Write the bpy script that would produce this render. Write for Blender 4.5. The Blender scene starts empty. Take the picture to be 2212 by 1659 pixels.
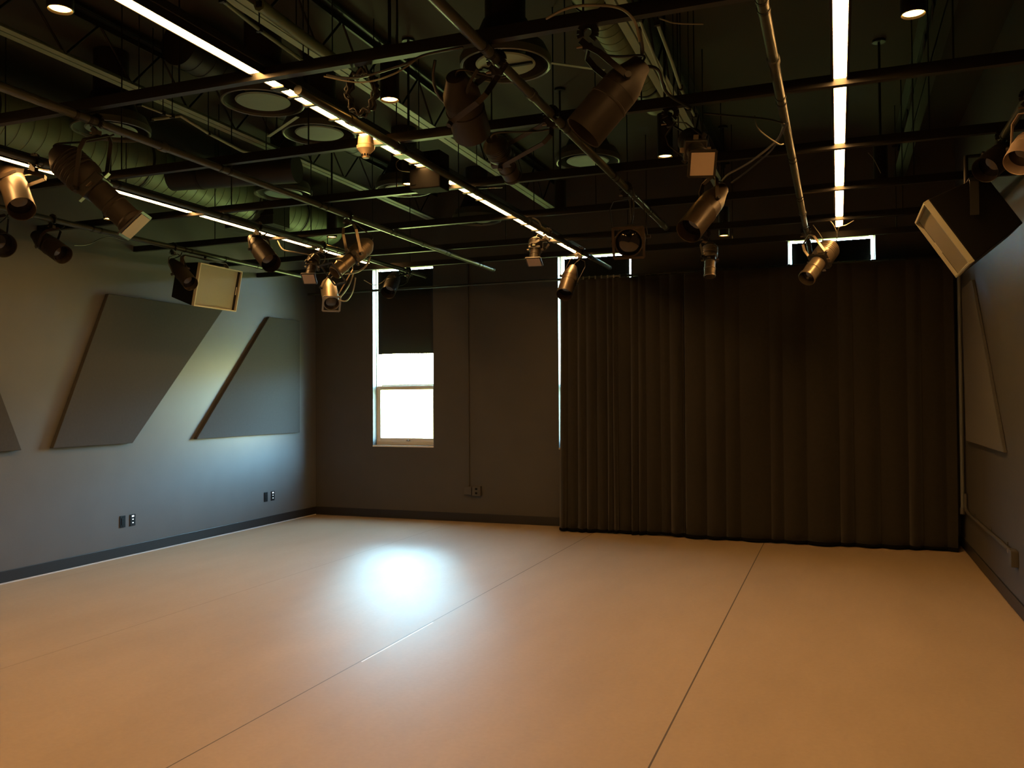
import bpy, math, random
from mathutils import Vector, Matrix
random.seed(7)
S = bpy.context.scene
COL = S.collection
PI = math.pi

# ------------------------------------------------------------------ camera
F_PX, YAW, PITCH, ROLL, EYE = 1842.4, 0.3651, 0.01932, -0.00649, 1.6
def cam_axes():
    cy, sy, cp, sp = math.cos(YAW), math.sin(YAW), math.cos(PITCH), math.sin(PITCH)
    fwd = Vector((-sy*cp, cy*cp, sp)); right = Vector((cy, sy, 0)); up = right.cross(fwd)
    cr, sr = math.cos(ROLL), math.sin(ROLL)
    return cr*right + sr*up, -sr*right + cr*up, fwd
CR, CU, CF = cam_axes()
CAMPOS = Vector((0, 0, EYE))
cd = bpy.data.cameras.new('camera'); cam = bpy.data.objects.new('camera', cd); COL.objects.link(cam)
cd.sensor_width = 36; cd.lens = F_PX/2212*36; cd.clip_start = 0.05; cd.clip_end = 200
mw = Matrix((CR, CU, -CF)).transposed().to_4x4(); mw.translation = CAMPOS
cam.matrix_world = mw
S.camera = cam

def at(px, py, ax, val):
    """real point on the axis plane (ax: 0 x, 1 y, 2 z) = val that was measured at this place of the photo"""
    d = CR*(px-1106) - CU*(py-829.5) + CF*F_PX
    return CAMPOS + d*((val-CAMPOS[ax])/d[ax])

# ------------------------------------------------------------------ world, exposure
w = bpy.data.worlds.new('sky'); S.world = w; w.use_nodes = True
bg = w.node_tree.nodes['Background']
# bright bluish sky above the horizon, sunlit greenery below it
_n = w.node_tree.nodes; _l = w.node_tree.links
_tc = _n.new('ShaderNodeTexCoord'); _sx = _n.new('ShaderNodeSeparateXYZ'); _l.new(_tc.outputs['Generated'], _sx.inputs[0])
_mr = _n.new('ShaderNodeMapRange'); _mr.inputs[1].default_value = -1; _mr.inputs[2].default_value = 1; _l.new(_sx.outputs[2], _mr.inputs[0])
_cr = _n.new('ShaderNodeValToRGB'); _l.new(_mr.outputs[0], _cr.inputs[0]); _e = _cr.color_ramp.elements
_e[0].position = 0.0; _e[0].color = (.10, .135, .04, 1); _e[1].position = 1.0; _e[1].color = (.06, .11, .15, 1)
for _p, _c in ((-.05, (.13, .16, .05)), (0.0, (.24, .24, .10)), (.08, (.26, .28, .16)), (.17, (.40, .78, 1.0)), (.36, (.36, .72, .95)), (.55, (.10, .20, .28))):
    _q = _e.new((_p+1)/2); _q.color = (*_c, 1)
_l.new(_cr.outputs[0], bg.inputs[0]); bg.inputs[1].default_value = 125.0
S.view_settings.view_transform = 'Standard'; S.view_settings.look = 'None'
S.view_settings.gamma = 1; S.view_settings.use_curve_mapping = False
S.view_settings.exposure = 0.0
try:
    S.cycles.use_denoising = True
    S.cycles.max_bounces = 8; S.cycles.diffuse_bounces = 4; S.cycles.glossy_bounces = 4
    S.cycles.caustics_reflective = False; S.cycles.caustics_refractive = False
    S.cycles.sample_clamp_indirect = 6
except Exception:
    pass
STRIP_L, DOWN_L = 62.0, 30.0
# low hazy sun outside the back windows: its soft beam lands on the floor in front of the open one
sl = bpy.data.lights.new('hazy_sun', 'SUN'); sl.energy = 7.5; sl.angle = math.radians(11); sl.color = (.42, .78, 1.0)
so_ = bpy.data.objects.new('hazy_sun', sl); COL.objects.link(so_)
so_.rotation_euler = Vector((1.69, -3.32, -1.50)).to_track_quat('-Z', 'Y').to_euler(); so_.location = (-8, 16, 6)

# ------------------------------------------------------------------ materials
def mat(name, col, rough=0.5, metal=0.0, emit=None, strength=0.0, noise=0.0, scale=8.0, bump=0.0, bscale=60.0, spec=0.5, sheen=0.0):
    m = bpy.data.materials.new(name); m.use_nodes = True
    nt = m.node_tree; b = nt.nodes['Principled BSDF']
    b.inputs['Base Color'].default_value = (*col, 1); b.inputs['Roughness'].default_value = rough
    b.inputs['Metallic'].default_value = metal; b.inputs['Specular IOR Level'].default_value = spec
    if sheen: b.inputs['Sheen Weight'].default_value = sheen
    tc = nt.nodes.new('ShaderNodeTexCoord')
    if noise:
        n = nt.nodes.new('ShaderNodeTexNoise'); n.inputs['Scale'].default_value = scale; n.inputs['Detail'].default_value = 5
        nt.links.new(tc.outputs['Object'], n.inputs['Vector'])
        mx = nt.nodes.new('ShaderNodeMix'); mx.data_type = 'RGBA'
        mx.inputs[6].default_value = (*[max(0, c*(1-noise)) for c in col], 1)
        mx.inputs[7].default_value = (*[min(1, c*(1+noise)) for c in col], 1)
        nt.links.new(n.outputs['Fac'], mx.inputs[0]); nt.links.new(mx.outputs[2], b.inputs['Base Color'])
    if bump:
        n2 = nt.nodes.new('ShaderNodeTexNoise'); n2.inputs['Scale'].default_value = bscale; n2.inputs['Detail'].default_value = 3
        nt.links.new(tc.outputs['Object'], n2.inputs['Vector'])
        bp = nt.nodes.new('ShaderNodeBump'); bp.inputs['Strength'].default_value = bump; bp.inputs['Distance'].default_value = 0.004
        nt.links.new(n2.outputs['Fac'], bp.inputs['Height']); nt.links.new(bp.outputs[0], b.inputs['Normal'])
    if emit:
        b.inputs['Emission Color'].default_value = (*emit, 1); b.inputs['Emission Strength'].default_value = strength
    return m

M = {}
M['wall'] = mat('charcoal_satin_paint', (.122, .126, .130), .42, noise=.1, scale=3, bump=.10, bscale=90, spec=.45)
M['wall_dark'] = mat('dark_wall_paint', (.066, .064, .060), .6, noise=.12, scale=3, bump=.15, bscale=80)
M['ceiling'] = mat('black_ceiling_paint', (.030, .026, .019), .8)
M['base'] = mat('black_rubber_base', (.018, .018, .020), .45)
M['caulk'] = mat('pale_caulk', (.62, .64, .66), .4)
M['panel'] = mat('grey_acoustic_fabric', (.058, .060, .062), .95, noise=.12, scale=40, bump=.3, bscale=400, spec=.2, sheen=.1)
M['curtain'] = mat('black_velour', (.028, .025, .020), .95, noise=.2, scale=30, bump=.3, bscale=300, spec=.1, sheen=.25)
M['hem'] = mat('black_hem', (.004, .004, .004), .95, spec=.1)
M['pipe'] = mat('black_iron_pipe', (.065, .072, .060), .32, metal=.4, noise=.3, scale=12)
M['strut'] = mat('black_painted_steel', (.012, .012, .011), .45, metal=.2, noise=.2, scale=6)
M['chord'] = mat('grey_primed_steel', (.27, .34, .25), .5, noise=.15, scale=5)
M['duct'] = mat('galvanised_duct', (.16, .215, .13), .5, metal=.15, noise=.12, scale=4)
M['duct_dark'] = mat('black_painted_duct', (.018, .018, .016), .5, noise=.2, scale=4)
M['diff_ring'] = mat('satin_metal_ring', (.14, .15, .13), .28, metal=.5)
M['diff_well'] = mat('diffuser_dark_well', (.014, .014, .013), .5)
M['diff_plate'] = mat('diffuser_grey_plate', (.18, .27, .225), .55, noise=.08, scale=6)
M['black'] = mat('black_enamel', (.010, .009, .008), .42, noise=.2, scale=20)
M['brown'] = mat('worn_black_enamel', (.020, .016, .013), .50, spec=.3, noise=.25, scale=14)
M['bronze'] = mat('bronze_black_enamel', (.050, .036, .024), .38, metal=.2, noise=.15, scale=14)
M['alu'] = mat('cast_aluminium', (.24, .20, .15), .36, metal=.7, noise=.1, scale=10)
M['pale'] = mat('pale_metal_plate', (.42, .33, .26), .6)
M['white_tag'] = mat('white_plastic', (.62, .60, .52), .5)
M['lens'] = mat('dark_lens_glass', (.006, .006, .010), .06, spec=1.0)
M['cable'] = mat('black_rubber_cable', (.02, .02, .018), .35)
M['cable_grey'] = mat('grey_cable', (.22, .21, .16), .4)
M['blue'] = mat('blue_connector', (.04, .05, .25), .4)
M['yellow'] = mat('cream_connector', (.55, .42, .20), .5)
M['grille'] = mat('speaker_grille', (.20, .20, .165), .6, noise=.1, scale=120, bump=.5, bscale=700)
M['spk'] = mat('speaker_cabinet', (.006, .006, .006), .6, spec=.2)
M['bracket'] = mat('dull_brown_bracket', (.13, .10, .075), .5)
M['spk_rim'] = mat('pale_speaker_rim', (.42, .42, .33), .5)
M['strip'] = mat('strip_diffuser', (.8, .8, .8), .5, emit=(1.0, .50, .15), strength=STRIP_L)
M['down'] = mat('downlight_lens', (.8, .8, .8), .5, emit=(1.0, .45, .08), strength=DOWN_L)
M['plate_black'] = mat('black_cover_plate', (.006, .006, .006), .6, spec=.2)
M['led'] = mat('lit_indicator', (.8, .8, .8), .5, emit=(.8, .9, 1.0), strength=1.0)
M['frame'] = mat('cream_window_frame', (.78, .76, .66), .45)
M['shade'] = mat('blackout_cloth', (.022, .020, .018), .9)
M['detector'] = mat('cream_plastic', (.62, .50, .34), .45)
M['vent'] = mat('dark_slot', (.006, .006, .006), .8, spec=.15)

def glass_mat():
    m = bpy.data.materials.new('clear_glass'); m.use_nodes = True; nt = m.node_tree
    for n in list(nt.nodes): nt.nodes.remove(n)
    o = nt.nodes.new('ShaderNodeOutputMaterial'); t = nt.nodes.new('ShaderNodeBsdfTransparent'); g = nt.nodes.new('ShaderNodeBsdfGlossy')
    g.inputs['Roughness'].default_value = .02
    mx = nt.nodes.new('ShaderNodeMixShader'); mx.inputs[0].default_value = .06
    nt.links.new(t.outputs[0], mx.inputs[1]); nt.links.new(g.outputs[0], mx.inputs[2]); nt.links.new(mx.outputs[0], o.inputs[0])
    return m
M['glass'] = glass_mat()

def floor_mat():
    m = bpy.data.materials.new('tan_sheet_vinyl'); m.use_nodes = True; nt = m.node_tree; b = nt.nodes['Principled BSDF']
    N = nt.nodes.new; L = nt.links.new
    geo = N('ShaderNodeNewGeometry'); sep = N('ShaderNodeSeparateXYZ'); L(geo.outputs['Position'], sep.inputs[0])
    mp = N('ShaderNodeMapping'); mp.inputs['Scale'].default_value = (1.0, .35, 1); L(geo.outputs['Position'], mp.inputs[0])
    n1 = N('ShaderNodeTexNoise'); n1.inputs['Scale'].default_value = 1.3; n1.inputs['Detail'].default_value = 7; n1.inputs['Roughness'].default_value = .6
    L(mp.outputs[0], n1.inputs['Vector'])
    n2 = N('ShaderNodeTexNoise'); n2.inputs['Scale'].default_value = 38; n2.inputs['Detail'].default_value = 4; L(geo.outputs['Position'], n2.inputs['Vector'])
    r1 = N('ShaderNodeMix'); r1.data_type = 'RGBA'
    r1.inputs[6].default_value = (.33, .25, .165, 1); r1.inputs[7].default_value = (.49, .385, .27, 1)
    L(n1.outputs['Fac'], r1.inputs[0])
    r2 = N('ShaderNodeMix'); r2.data_type = 'RGBA'; r2.blend_type = 'MULTIPLY'; r2.inputs[0].default_value = .12
    L(r1.outputs[2], r2.inputs[6]); L(n2.outputs['Fac'], r2.inputs[7])
    col = r2.outputs[2]
    # welded seams between the vinyl rolls
    for x0, dark, wd in ((-.79, .25, .0045), (-2.77, .35, .004), (-4.74, .7, .004), (-6.7, .8, .003)):
        s = N('ShaderNodeMath'); s.operation = 'SUBTRACT'; L(sep.outputs[0], s.inputs[0]); s.inputs[1].default_value = x0
        a = N('ShaderNodeMath'); a.operation = 'ABSOLUTE'; L(s.outputs[0], a.inputs[0])
        c = N('ShaderNodeMath'); c.operation = 'LESS_THAN'; L(a.outputs[0], c.inputs[0]); c.inputs[1].default_value = wd
        k = N('ShaderNodeMix'); k.data_type = 'RGBA'; k.blend_type = 'MULTIPLY'; L(c.outputs[0], k.inputs[0]); L(col, k.inputs[6])
        k.inputs[7].default_value = (dark, dark, dark, 1); col = k.outputs[2]
    # bright reflection on the second seam, painted in as a pale streak
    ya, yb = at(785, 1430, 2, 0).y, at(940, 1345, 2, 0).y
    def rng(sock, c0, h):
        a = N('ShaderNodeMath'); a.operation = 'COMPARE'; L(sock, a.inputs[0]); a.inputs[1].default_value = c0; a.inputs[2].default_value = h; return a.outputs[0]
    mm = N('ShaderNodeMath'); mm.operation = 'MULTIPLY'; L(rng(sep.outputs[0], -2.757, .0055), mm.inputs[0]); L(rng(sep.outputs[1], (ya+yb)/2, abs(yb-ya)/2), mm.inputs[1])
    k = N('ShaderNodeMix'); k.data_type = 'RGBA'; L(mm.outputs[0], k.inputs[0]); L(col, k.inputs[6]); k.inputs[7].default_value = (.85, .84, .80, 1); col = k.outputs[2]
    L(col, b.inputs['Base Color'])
    mr = N('ShaderNodeMapRange'); mr.inputs[3].default_value = .60; mr.inputs[4].default_value = .70
    L(n1.outputs['Fac'], mr.inputs[0]); L(mr.outputs[0], b.inputs['Roughness'])
    b.inputs['Specular IOR Level'].default_value = .22
    bp = N('ShaderNodeBump'); bp.inputs['Strength'].default_value = .12; bp.inputs['Distance'].default_value = .004
    L(n2.outputs['Fac'], bp.inputs['Height']); L(bp.outputs[0], b.inputs['Normal'])
    return m
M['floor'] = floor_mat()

# ------------------------------------------------------------------ mesh builder
def frame_of(d):
    d = Vector(d).normalized()
    a = Vector((0, 0, 1)) if abs(d.z) < .95 else Vector((1, 0, 0))
    s = d.cross(a).normalized(); u = s.cross(d).normalized()
    return s, u, d
ORG = {}
class MB:
    def __init__(s): s.v = []; s.f = []; s.sm = []
    def add(s, vs, fs, smooth=False):
        o = len(s.v); s.v += [Vector(v) for v in vs]; s.f += [[i+o for i in f] for f in fs]; s.sm += [smooth]*len(fs); return s
    def obox(s, c, ax, size):
        c = Vector(c); X, Y, Z = [Vector(a)*(k/2) for a, k in zip(ax, size)]
        vs = [c+X*i+Y*j+Z*k for k in (-1, 1) for j in (-1, 1) for i in (-1, 1)]
        return s.add(vs, [(0, 2, 3, 1), (4, 5, 7, 6), (0, 1, 5, 4), (2, 6, 7, 3), (0, 4, 6, 2), (1, 3, 7, 5)])
    def box(s, a, b):
        a = Vector(a); b = Vector(b)
        return s.obox((a+b)/2, ((1, 0, 0), (0, 1, 0), (0, 0, 1)), [abs(q) for q in (b-a)])
    def bar(s, a, b, w, h, up=None):
        a = Vector(a); b = Vector(b); d = (b-a)
        if up is None: sd, u, dn = frame_of(d)
        else:
            dn = d.normalized(); sd = dn.cross(Vector(up)).normalized(); u = sd.cross(dn)
        return s.obox((a+b)/2, (sd, u, dn), (w, h, d.length))
    def lathe(s, p0, d, prof, n=24, cap0=True, cap1=True):
        """prof: (distance along d, radius)"""
        p0 = Vector(p0); sd, u, dn = frame_of(d); vs = []; fs = []; q = []
        for k, (t, r) in enumerate(prof):        # a sharp corner of the profile gets two rings, so that it shades crisply
            q.append((t, r, k > 0))
            if 0 < k < len(prof)-1:
                a1 = math.atan2(r-prof[k-1][1], t-prof[k-1][0]); a2 = math.atan2(prof[k+1][1]-r, prof[k+1][0]-t)
                da = abs((a2-a1+PI) % (2*PI)-PI)
                if da > .5: q.append((t, r, False))
        for t, r, _ in q:
            for i in range(n):
                a = 2*PI*i/n; vs.append(p0+dn*t+(sd*math.cos(a)+u*math.sin(a))*r)
        for k in range(1, len(q)):
            if not q[k][2]: continue
            for i in range(n):
                j = (i+1) % n; fs.append(((k-1)*n+i, (k-1)*n+j, k*n+j, k*n+i))
        s.add(vs, fs, True)
        if cap0: s.add([vs[i] for i in range(n)], [tuple(reversed(range(n)))])
        if cap1: s.add([vs[(len(q)-1)*n+i] for i in range(n)], [tuple(range(n))])
        return s
    def cyl(s, a, b, r, n=16):
        a = Vector(a); b = Vector(b); return s.lathe(a, b-a, [(0, r), ((b-a).length, r)], n)
    def tube(s, pts, r, n=8):
        pts = [Vector(p) for p in pts]; vs = []; fs = []; ref = None
        for k, p in enumerate(pts):
            d = (pts[min(k+1, len(pts)-1)]-pts[max(k-1, 0)]).normalized()
            if ref is None: ref, _, _ = frame_of(d)
            sd = (ref-d*ref.dot(d)).normalized(); u = d.cross(sd); ref = sd
            for i in range(n):
                a = 2*PI*i/n; vs.append(p+(sd*math.cos(a)+u*math.sin(a))*r)
        for k in range(len(pts)-1):
            for i in range(n):
                j = (i+1) % n; fs.append((k*n+i, k*n+j, (k+1)*n+j, (k+1)*n+i))
        s.add(vs, fs, True)
        s.add(vs[:n], [tuple(reversed(range(n)))]); s.add(vs[-n:], [tuple(range(n))])
        return s
    def prism(s, poly, off):
        """poly: planar 3-D outline; off: extrusion vector"""
        n = len(poly); poly = [Vector(p) for p in poly]; off = Vector(off)
        vs = poly+[p+off for p in poly]
        fs = [tuple(reversed(range(n))), tuple(range(n, 2*n))]+[(i, (i+1) % n, n+(i+1) % n, n+i) for i in range(n)]
        return s.add(vs, fs)
    def build(s, name, m, parent=None, bevel=0.0, org=None):
        o0 = ORG[parent] if parent is not None else Vector(org if org is not None else (0, 0, 0))
        me = bpy.data.meshes.new(name); me.from_pydata([tuple(v-o0) for v in s.v], [], s.f)
        me.polygons.foreach_set('use_smooth', s.sm); me.materials.append(m if not isinstance(m, str) else M[m]); me.update()
        import bmesh
        bm = bmesh.new(); bm.from_mesh(me); bmesh.ops.recalc_face_normals(bm, faces=bm.faces); bm.to_mesh(me); bm.free()
        o = bpy.data.objects.new(name, me); COL.objects.link(o); ORG[o] = o0
        if parent is not None: o.parent = parent
        else: o.location = o0
        if bevel:
            bv = o.modifiers.new('bevel', 'BEVEL'); bv.width = bevel; bv.segments = 2; bv.limit_method = 'ANGLE'
        return o
def tag(o, label, cat, group=None, kind=None):
    if label: o['label'] = label
    if cat: o['category'] = cat
    if group: o['group'] = group
    if kind: o['kind'] = kind
    return o
def thing(name, label, cat, loc, group=None):
    o = bpy.data.objects.new(name, None); COL.objects.link(o); o.location = loc; ORG[o] = Vector(loc)
    o.empty_display_size = .1
    return tag(o, label, cat, group)
def struct(o): o['kind'] = 'structure'; return o
def copy_tree(o, loc=None, parent=None):
    c = o.copy(); COL.objects.link(c)
    if parent is not None: c.parent = parent
    if loc is not None: c.location = loc
    for ch in list(o.children): copy_tree(ch, None, c)
    return c

# ------------------------------------------------------------------ the room
XL, XR, YB, YF, ZC = -6.95, 1.22, 10.35, -3.0, 4.45
WT = .24
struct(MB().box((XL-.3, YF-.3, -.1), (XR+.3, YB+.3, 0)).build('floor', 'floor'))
struct(MB().box((XL-.3, YF-.3, ZC), (XR+.3, YB+.3, ZC+.1)).build('ceiling', 'ceiling'))
struct(MB().box((XL-.15, YF, 0), (XL, YB, ZC)).build('wall_left', 'wall'))
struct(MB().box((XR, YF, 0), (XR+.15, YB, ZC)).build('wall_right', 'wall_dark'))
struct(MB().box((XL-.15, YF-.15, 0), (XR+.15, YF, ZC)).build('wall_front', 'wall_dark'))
WZ0, WZ1 = .995, 3.46
WINS = [(-6.02, -5.09), (-3.32, -2.37), (-.52, .41)]
wb = MB(); xs = [XL-.15]+[x for p in WINS for x in p]+[XR+.15]
for i in range(0, len(xs), 2): wb.box((xs[i], YB, 0), (xs[i+1], YB+WT, ZC))
for a, b in WINS:
    wb.box((a, YB, 0), (b, YB+WT, WZ0)); wb.box((a, YB, WZ1), (b, YB+WT, ZC))
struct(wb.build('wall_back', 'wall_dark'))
struct(MB().box((XL, YF, 0.012), (XL+.012, YB, .115)).build('baseboard_left', 'base', bevel=.003))
struct(MB().box((XL+.012, YB-.012, .012), (XR-.012, YB, .115)).build('baseboard_back', 'base', bevel=.003))
struct(MB().box((XR-.012, YF, .012), (XR, YB, .115)).build('baseboard_right', 'base', bevel=.003))
struct(MB().box((XL, YF, 0), (XL+.016, YB-.02, .011)).build('trim_1', 'caulk'))

# windows: frame, lower and upper sash, panes, latch
for k, (a, b) in enumerate(WINS):
    y0, y1 = YB+.10, YB+.17
    fr = MB(); t = .045
    ft = .008
    fr.box((a, y0, WZ0), (a+ft, y1, WZ1)).box((b-ft, y0, WZ0), (b, y1, WZ1)).box((a+ft, y0, WZ0), (b-ft, y1, WZ0+t)).box((a+ft, y0, WZ1-ft), (b-ft, y1, WZ1))
    wn = fr.build('window_%d' % (k+1), 'frame', org=((a+b)/2, YB+.13, WZ0)); wn['kind'] = 'structure'
    zm = 1.78
    sill = MB().box((a, YB-.012, WZ0-.02), (b, YB+.10, WZ0)).build('window_sill', 'frame', wn)
    for nm, z0, z1, yy in (('lower_sash', WZ0+t, zm+.03, y0+.005), ('upper_sash', zm, WZ1-ft, y0+.038)):
        q = MB(); r = .052; xa, xb = a+ft, b-ft
        rt = r if nm == 'lower_sash' else .010
        q.box((xa, yy, z0), (xa+rt, yy+.028, z1)).box((xb-rt, yy, z0), (xb, yy+.028, z1)).box((xa+r, yy, z0), (xb-r, yy+.028, z0+r)).box((xa+r, yy, z1-rt), (xb-r, yy+.028, z1))
        s = q.build(nm, 'frame', wn, bevel=.003)
        MB().box((xa+r, yy+.011, z0+r), (xb-r, yy+.017, z1-r)).build('pane', 'glass', s)
        if nm == 'lower_sash':
            xm = (a+b)/2+.03
            MB().box((xm-.03, yy-.012, z0+.012), (xm+.03, yy, z0+.022)).cyl((xm, yy-.014, z0+.017), (xm, yy-.002, z0+.03), .009).build('latch', 'alu', s)
# blackout cloths over the windows, each leaving slits of daylight
for k, (x0, x1, z0, z1, lb) in enumerate([
    (-5.945, -5.097, 2.25, 3.385, 'black blackout cloth over the upper half of the bright window'),
    (-3.245, -2.398, 1.0, 3.385, 'black blackout cloth behind the left end of the drape, slit of daylight on its left'),
    (-.482, .366, 1.0, 3.385, 'black blackout cloth above the drape with a thin daylight line on both sides')]):
    g = MB(); n = 12; vs = []; fs = []
    for j, z in enumerate((z0, z1)):
        for i in range(n+1):
            u = i/n; vs.append((x0+(x1-x0)*u + (.006*math.sin(9*u) if j == 0 else 0), YB+.035+.008*math.sin(7*u+k)*(1-j*.6), z+(.004*math.sin(5*u) if j == 0 else 0)))
    for i in range(n): fs.append((i, i+1, n+2+i, n+1+i))
    g.add(vs, fs, True)
    o = g.build('blackout_shade', 'shade', org=((x0+x1)/2, YB+.035, z0)); tag(o, lb, 'blackout shade')
    so = o.modifiers.new('solidify', 'SOLIDIFY'); so.thickness = .006
    MB().box((x0, YB+.022, z1-.006), (x1, YB+.05, z1+.012)).build('batten', 'shade', o)

# light portals, they only guide the sampling of the sky through the three windows
for a, b in WINS:
    ld = bpy.data.lights.new('window_portal', 'AREA'); ld.shape = 'RECTANGLE'; ld.size = b-a; ld.size_y = WZ1-WZ0
    ld.cycles.is_portal = True
    lo = bpy.data.objects.new('window_portal', ld); COL.objects.link(lo)
    lo.location = ((a+b)/2, YB+WT+.01, (WZ0+WZ1)/2); lo.rotation_euler = (-PI/2, 0, 0)

# ------------------------------------------------------------------ wall things
def acoustic(poly, xw, sgn, label):
    g = MB(); g.prism([(xw+sgn*.002, y, z) for y, z in poly], (sgn*(.045 if sgn > 0 else .028), 0, 0))
    cy = sum(p[0] for p in poly)/len(poly); z0 = min(p[1] for p in poly)
    return tag(g.build('acoustic_panel', 'panel', bevel=.004, org=(xw, cy, z0)), label, 'acoustic panel', None)
acoustic([(6.61, 2.71), (8.33, 2.71), (6.93, 1.18), (5.96, 1.18)], XL, 1, 'large slanted grey fabric acoustic panel below the loudspeaker on left wall')
acoustic([(9.23, 2.71), (9.90, 2.71), (9.90, 1.18), (7.88, 1.18)], XL, 1, 'four sided grey acoustic panel with one upright edge nearest the room corner')
acoustic([(3.6, 2.71), (5.0, 2.71), (5.63, 1.18), (3.9, 1.18)], XL, 1, 'grey acoustic panel cut off by the left edge of the picture')
acoustic([(9.05, 2.71), (9.75, 2.71), (9.62, 1.17), (7.54, 1.17)], XR, -1, 'dark acoustic panel on the right wall beside the drape')

def outlet(y, z, lit, label):
    t = thing('wall_outlet', label, 'outlet', (XL, y, z-.06))
    MB().box((XL, y-.037, z-.06), (XL+.006, y+.037, z+.06)).build('cover_plate', 'plate_black', t, bevel=.002)
    if lit:
        for k, zz in enumerate((z+.041, z+.008, z-.028)):
            h = .016 if k == 0 else .010
            MB().box((XL+.006, y-.014 if k == 0 else y-.008, zz-h/2), (XL+.009, y+.014 if k == 0 else y+.008, zz+h/2)).build('socket', 'led', t)
    else:
        MB().box((XL+.006, y-.017, z-.034), (XL+.009, y+.017, z+.034)).build('rocker', 'plate_black', t, bevel=.001)
        for zz in (z+.046, z-.046): MB().cyl((XL+.005, y, zz), (XL+.008, y, zz), .004, 8).build('screw', 'vent', t)
outlet(6.84, .37, False, 'plain black wall plate left of the lit one, below the large slanted panel')
outlet(6.975, .37, True, 'black wall plate with three light dots, below the large slanted panel')
outlet(9.21, .37, False, 'plain black wall plate near the room corner, left of its lit neighbour')
outlet(9.355, .37, True, 'black wall plate with three light dots near the room corner')

t = thing('wall_conduit', 'thin dark conduit running down the back wall to a small outlet box', 'conduit', (-4.57, YB, .41))
MB().cyl((-4.57, YB-.014, .46), (-4.57, YB-.014, 3.4), .010, 10).build('conduit_pipe', 'wall_dark', t)
for z in (1.1, 2.0, 2.9): MB().box((-4.60, YB-.006, z-.012), (-4.54, YB, z+.012)).build('clip', 'wall_dark', t)
b = MB().box((-4.63, YB-.045, .36), (-4.52, YB, .47)).build('junction_box', 'wall_dark', t, bevel=.004)
b2 = MB().box((-4.51, YB-.05, .35), (-4.39, YB, .48)).build('outlet_box', 'wall_dark', t, bevel=.005)
MB().box((-4.465, YB-.053, .375), (-4.435, YB-.05, .40)).box((-4.465, YB-.053, .43), (-4.435, YB-.05, .455)).build('socket', 'vent', b2)

t = thing('corner_conduit', 'pale vertical pipe in the right corner behind the loudspeaker', 'conduit', (XR-.03, 9.88, .45))
MB().cyl((XR-.035, 9.88, .46), (XR-.035, 9.88, 3.2), .020, 12).build('conduit_pipe', mat('grey_pipe', (.11, .12, .115), .4), t)
MB().lathe((XR-.035, 9.88, .40), (0, 0, 1), [(0, .026), (.05, .028), (.07, .022)], 12).build('coupling', 'wall_dark', t)
t = thing('wall_raceway', 'low horizontal conduit on the right wall ending in a box at the frame edge', 'conduit', (XR, 8.4, .42))
MB().tube([(XR-.02, 9.80, .62), (XR-.02, 9.79, .50), (XR-.02, 9.74, .455), (XR-.02, 9.6, .44), (XR-.02, 8.6, .44), (XR-.02, 7.42, .44)], .016, 10).build('conduit_pipe', 'wall_dark', t)
for y in (9.3, 8.4, 7.6): MB().box((XR-.008, y-.015, .405), (XR, y+.015, .475)).build('clip', 'wall_dark', t)
jb = MB().box((XR-.05, 7.18, .35), (XR, 7.30, .47)).build('outlet_box', 'wall_dark', t, bevel=.005)
MB().lathe((XR-.022, 7.30, .44), (0, 1, 0), [(0, .022), (.07, .024), (.12, .016)], 10).build('connector', 'alu', t)

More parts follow.
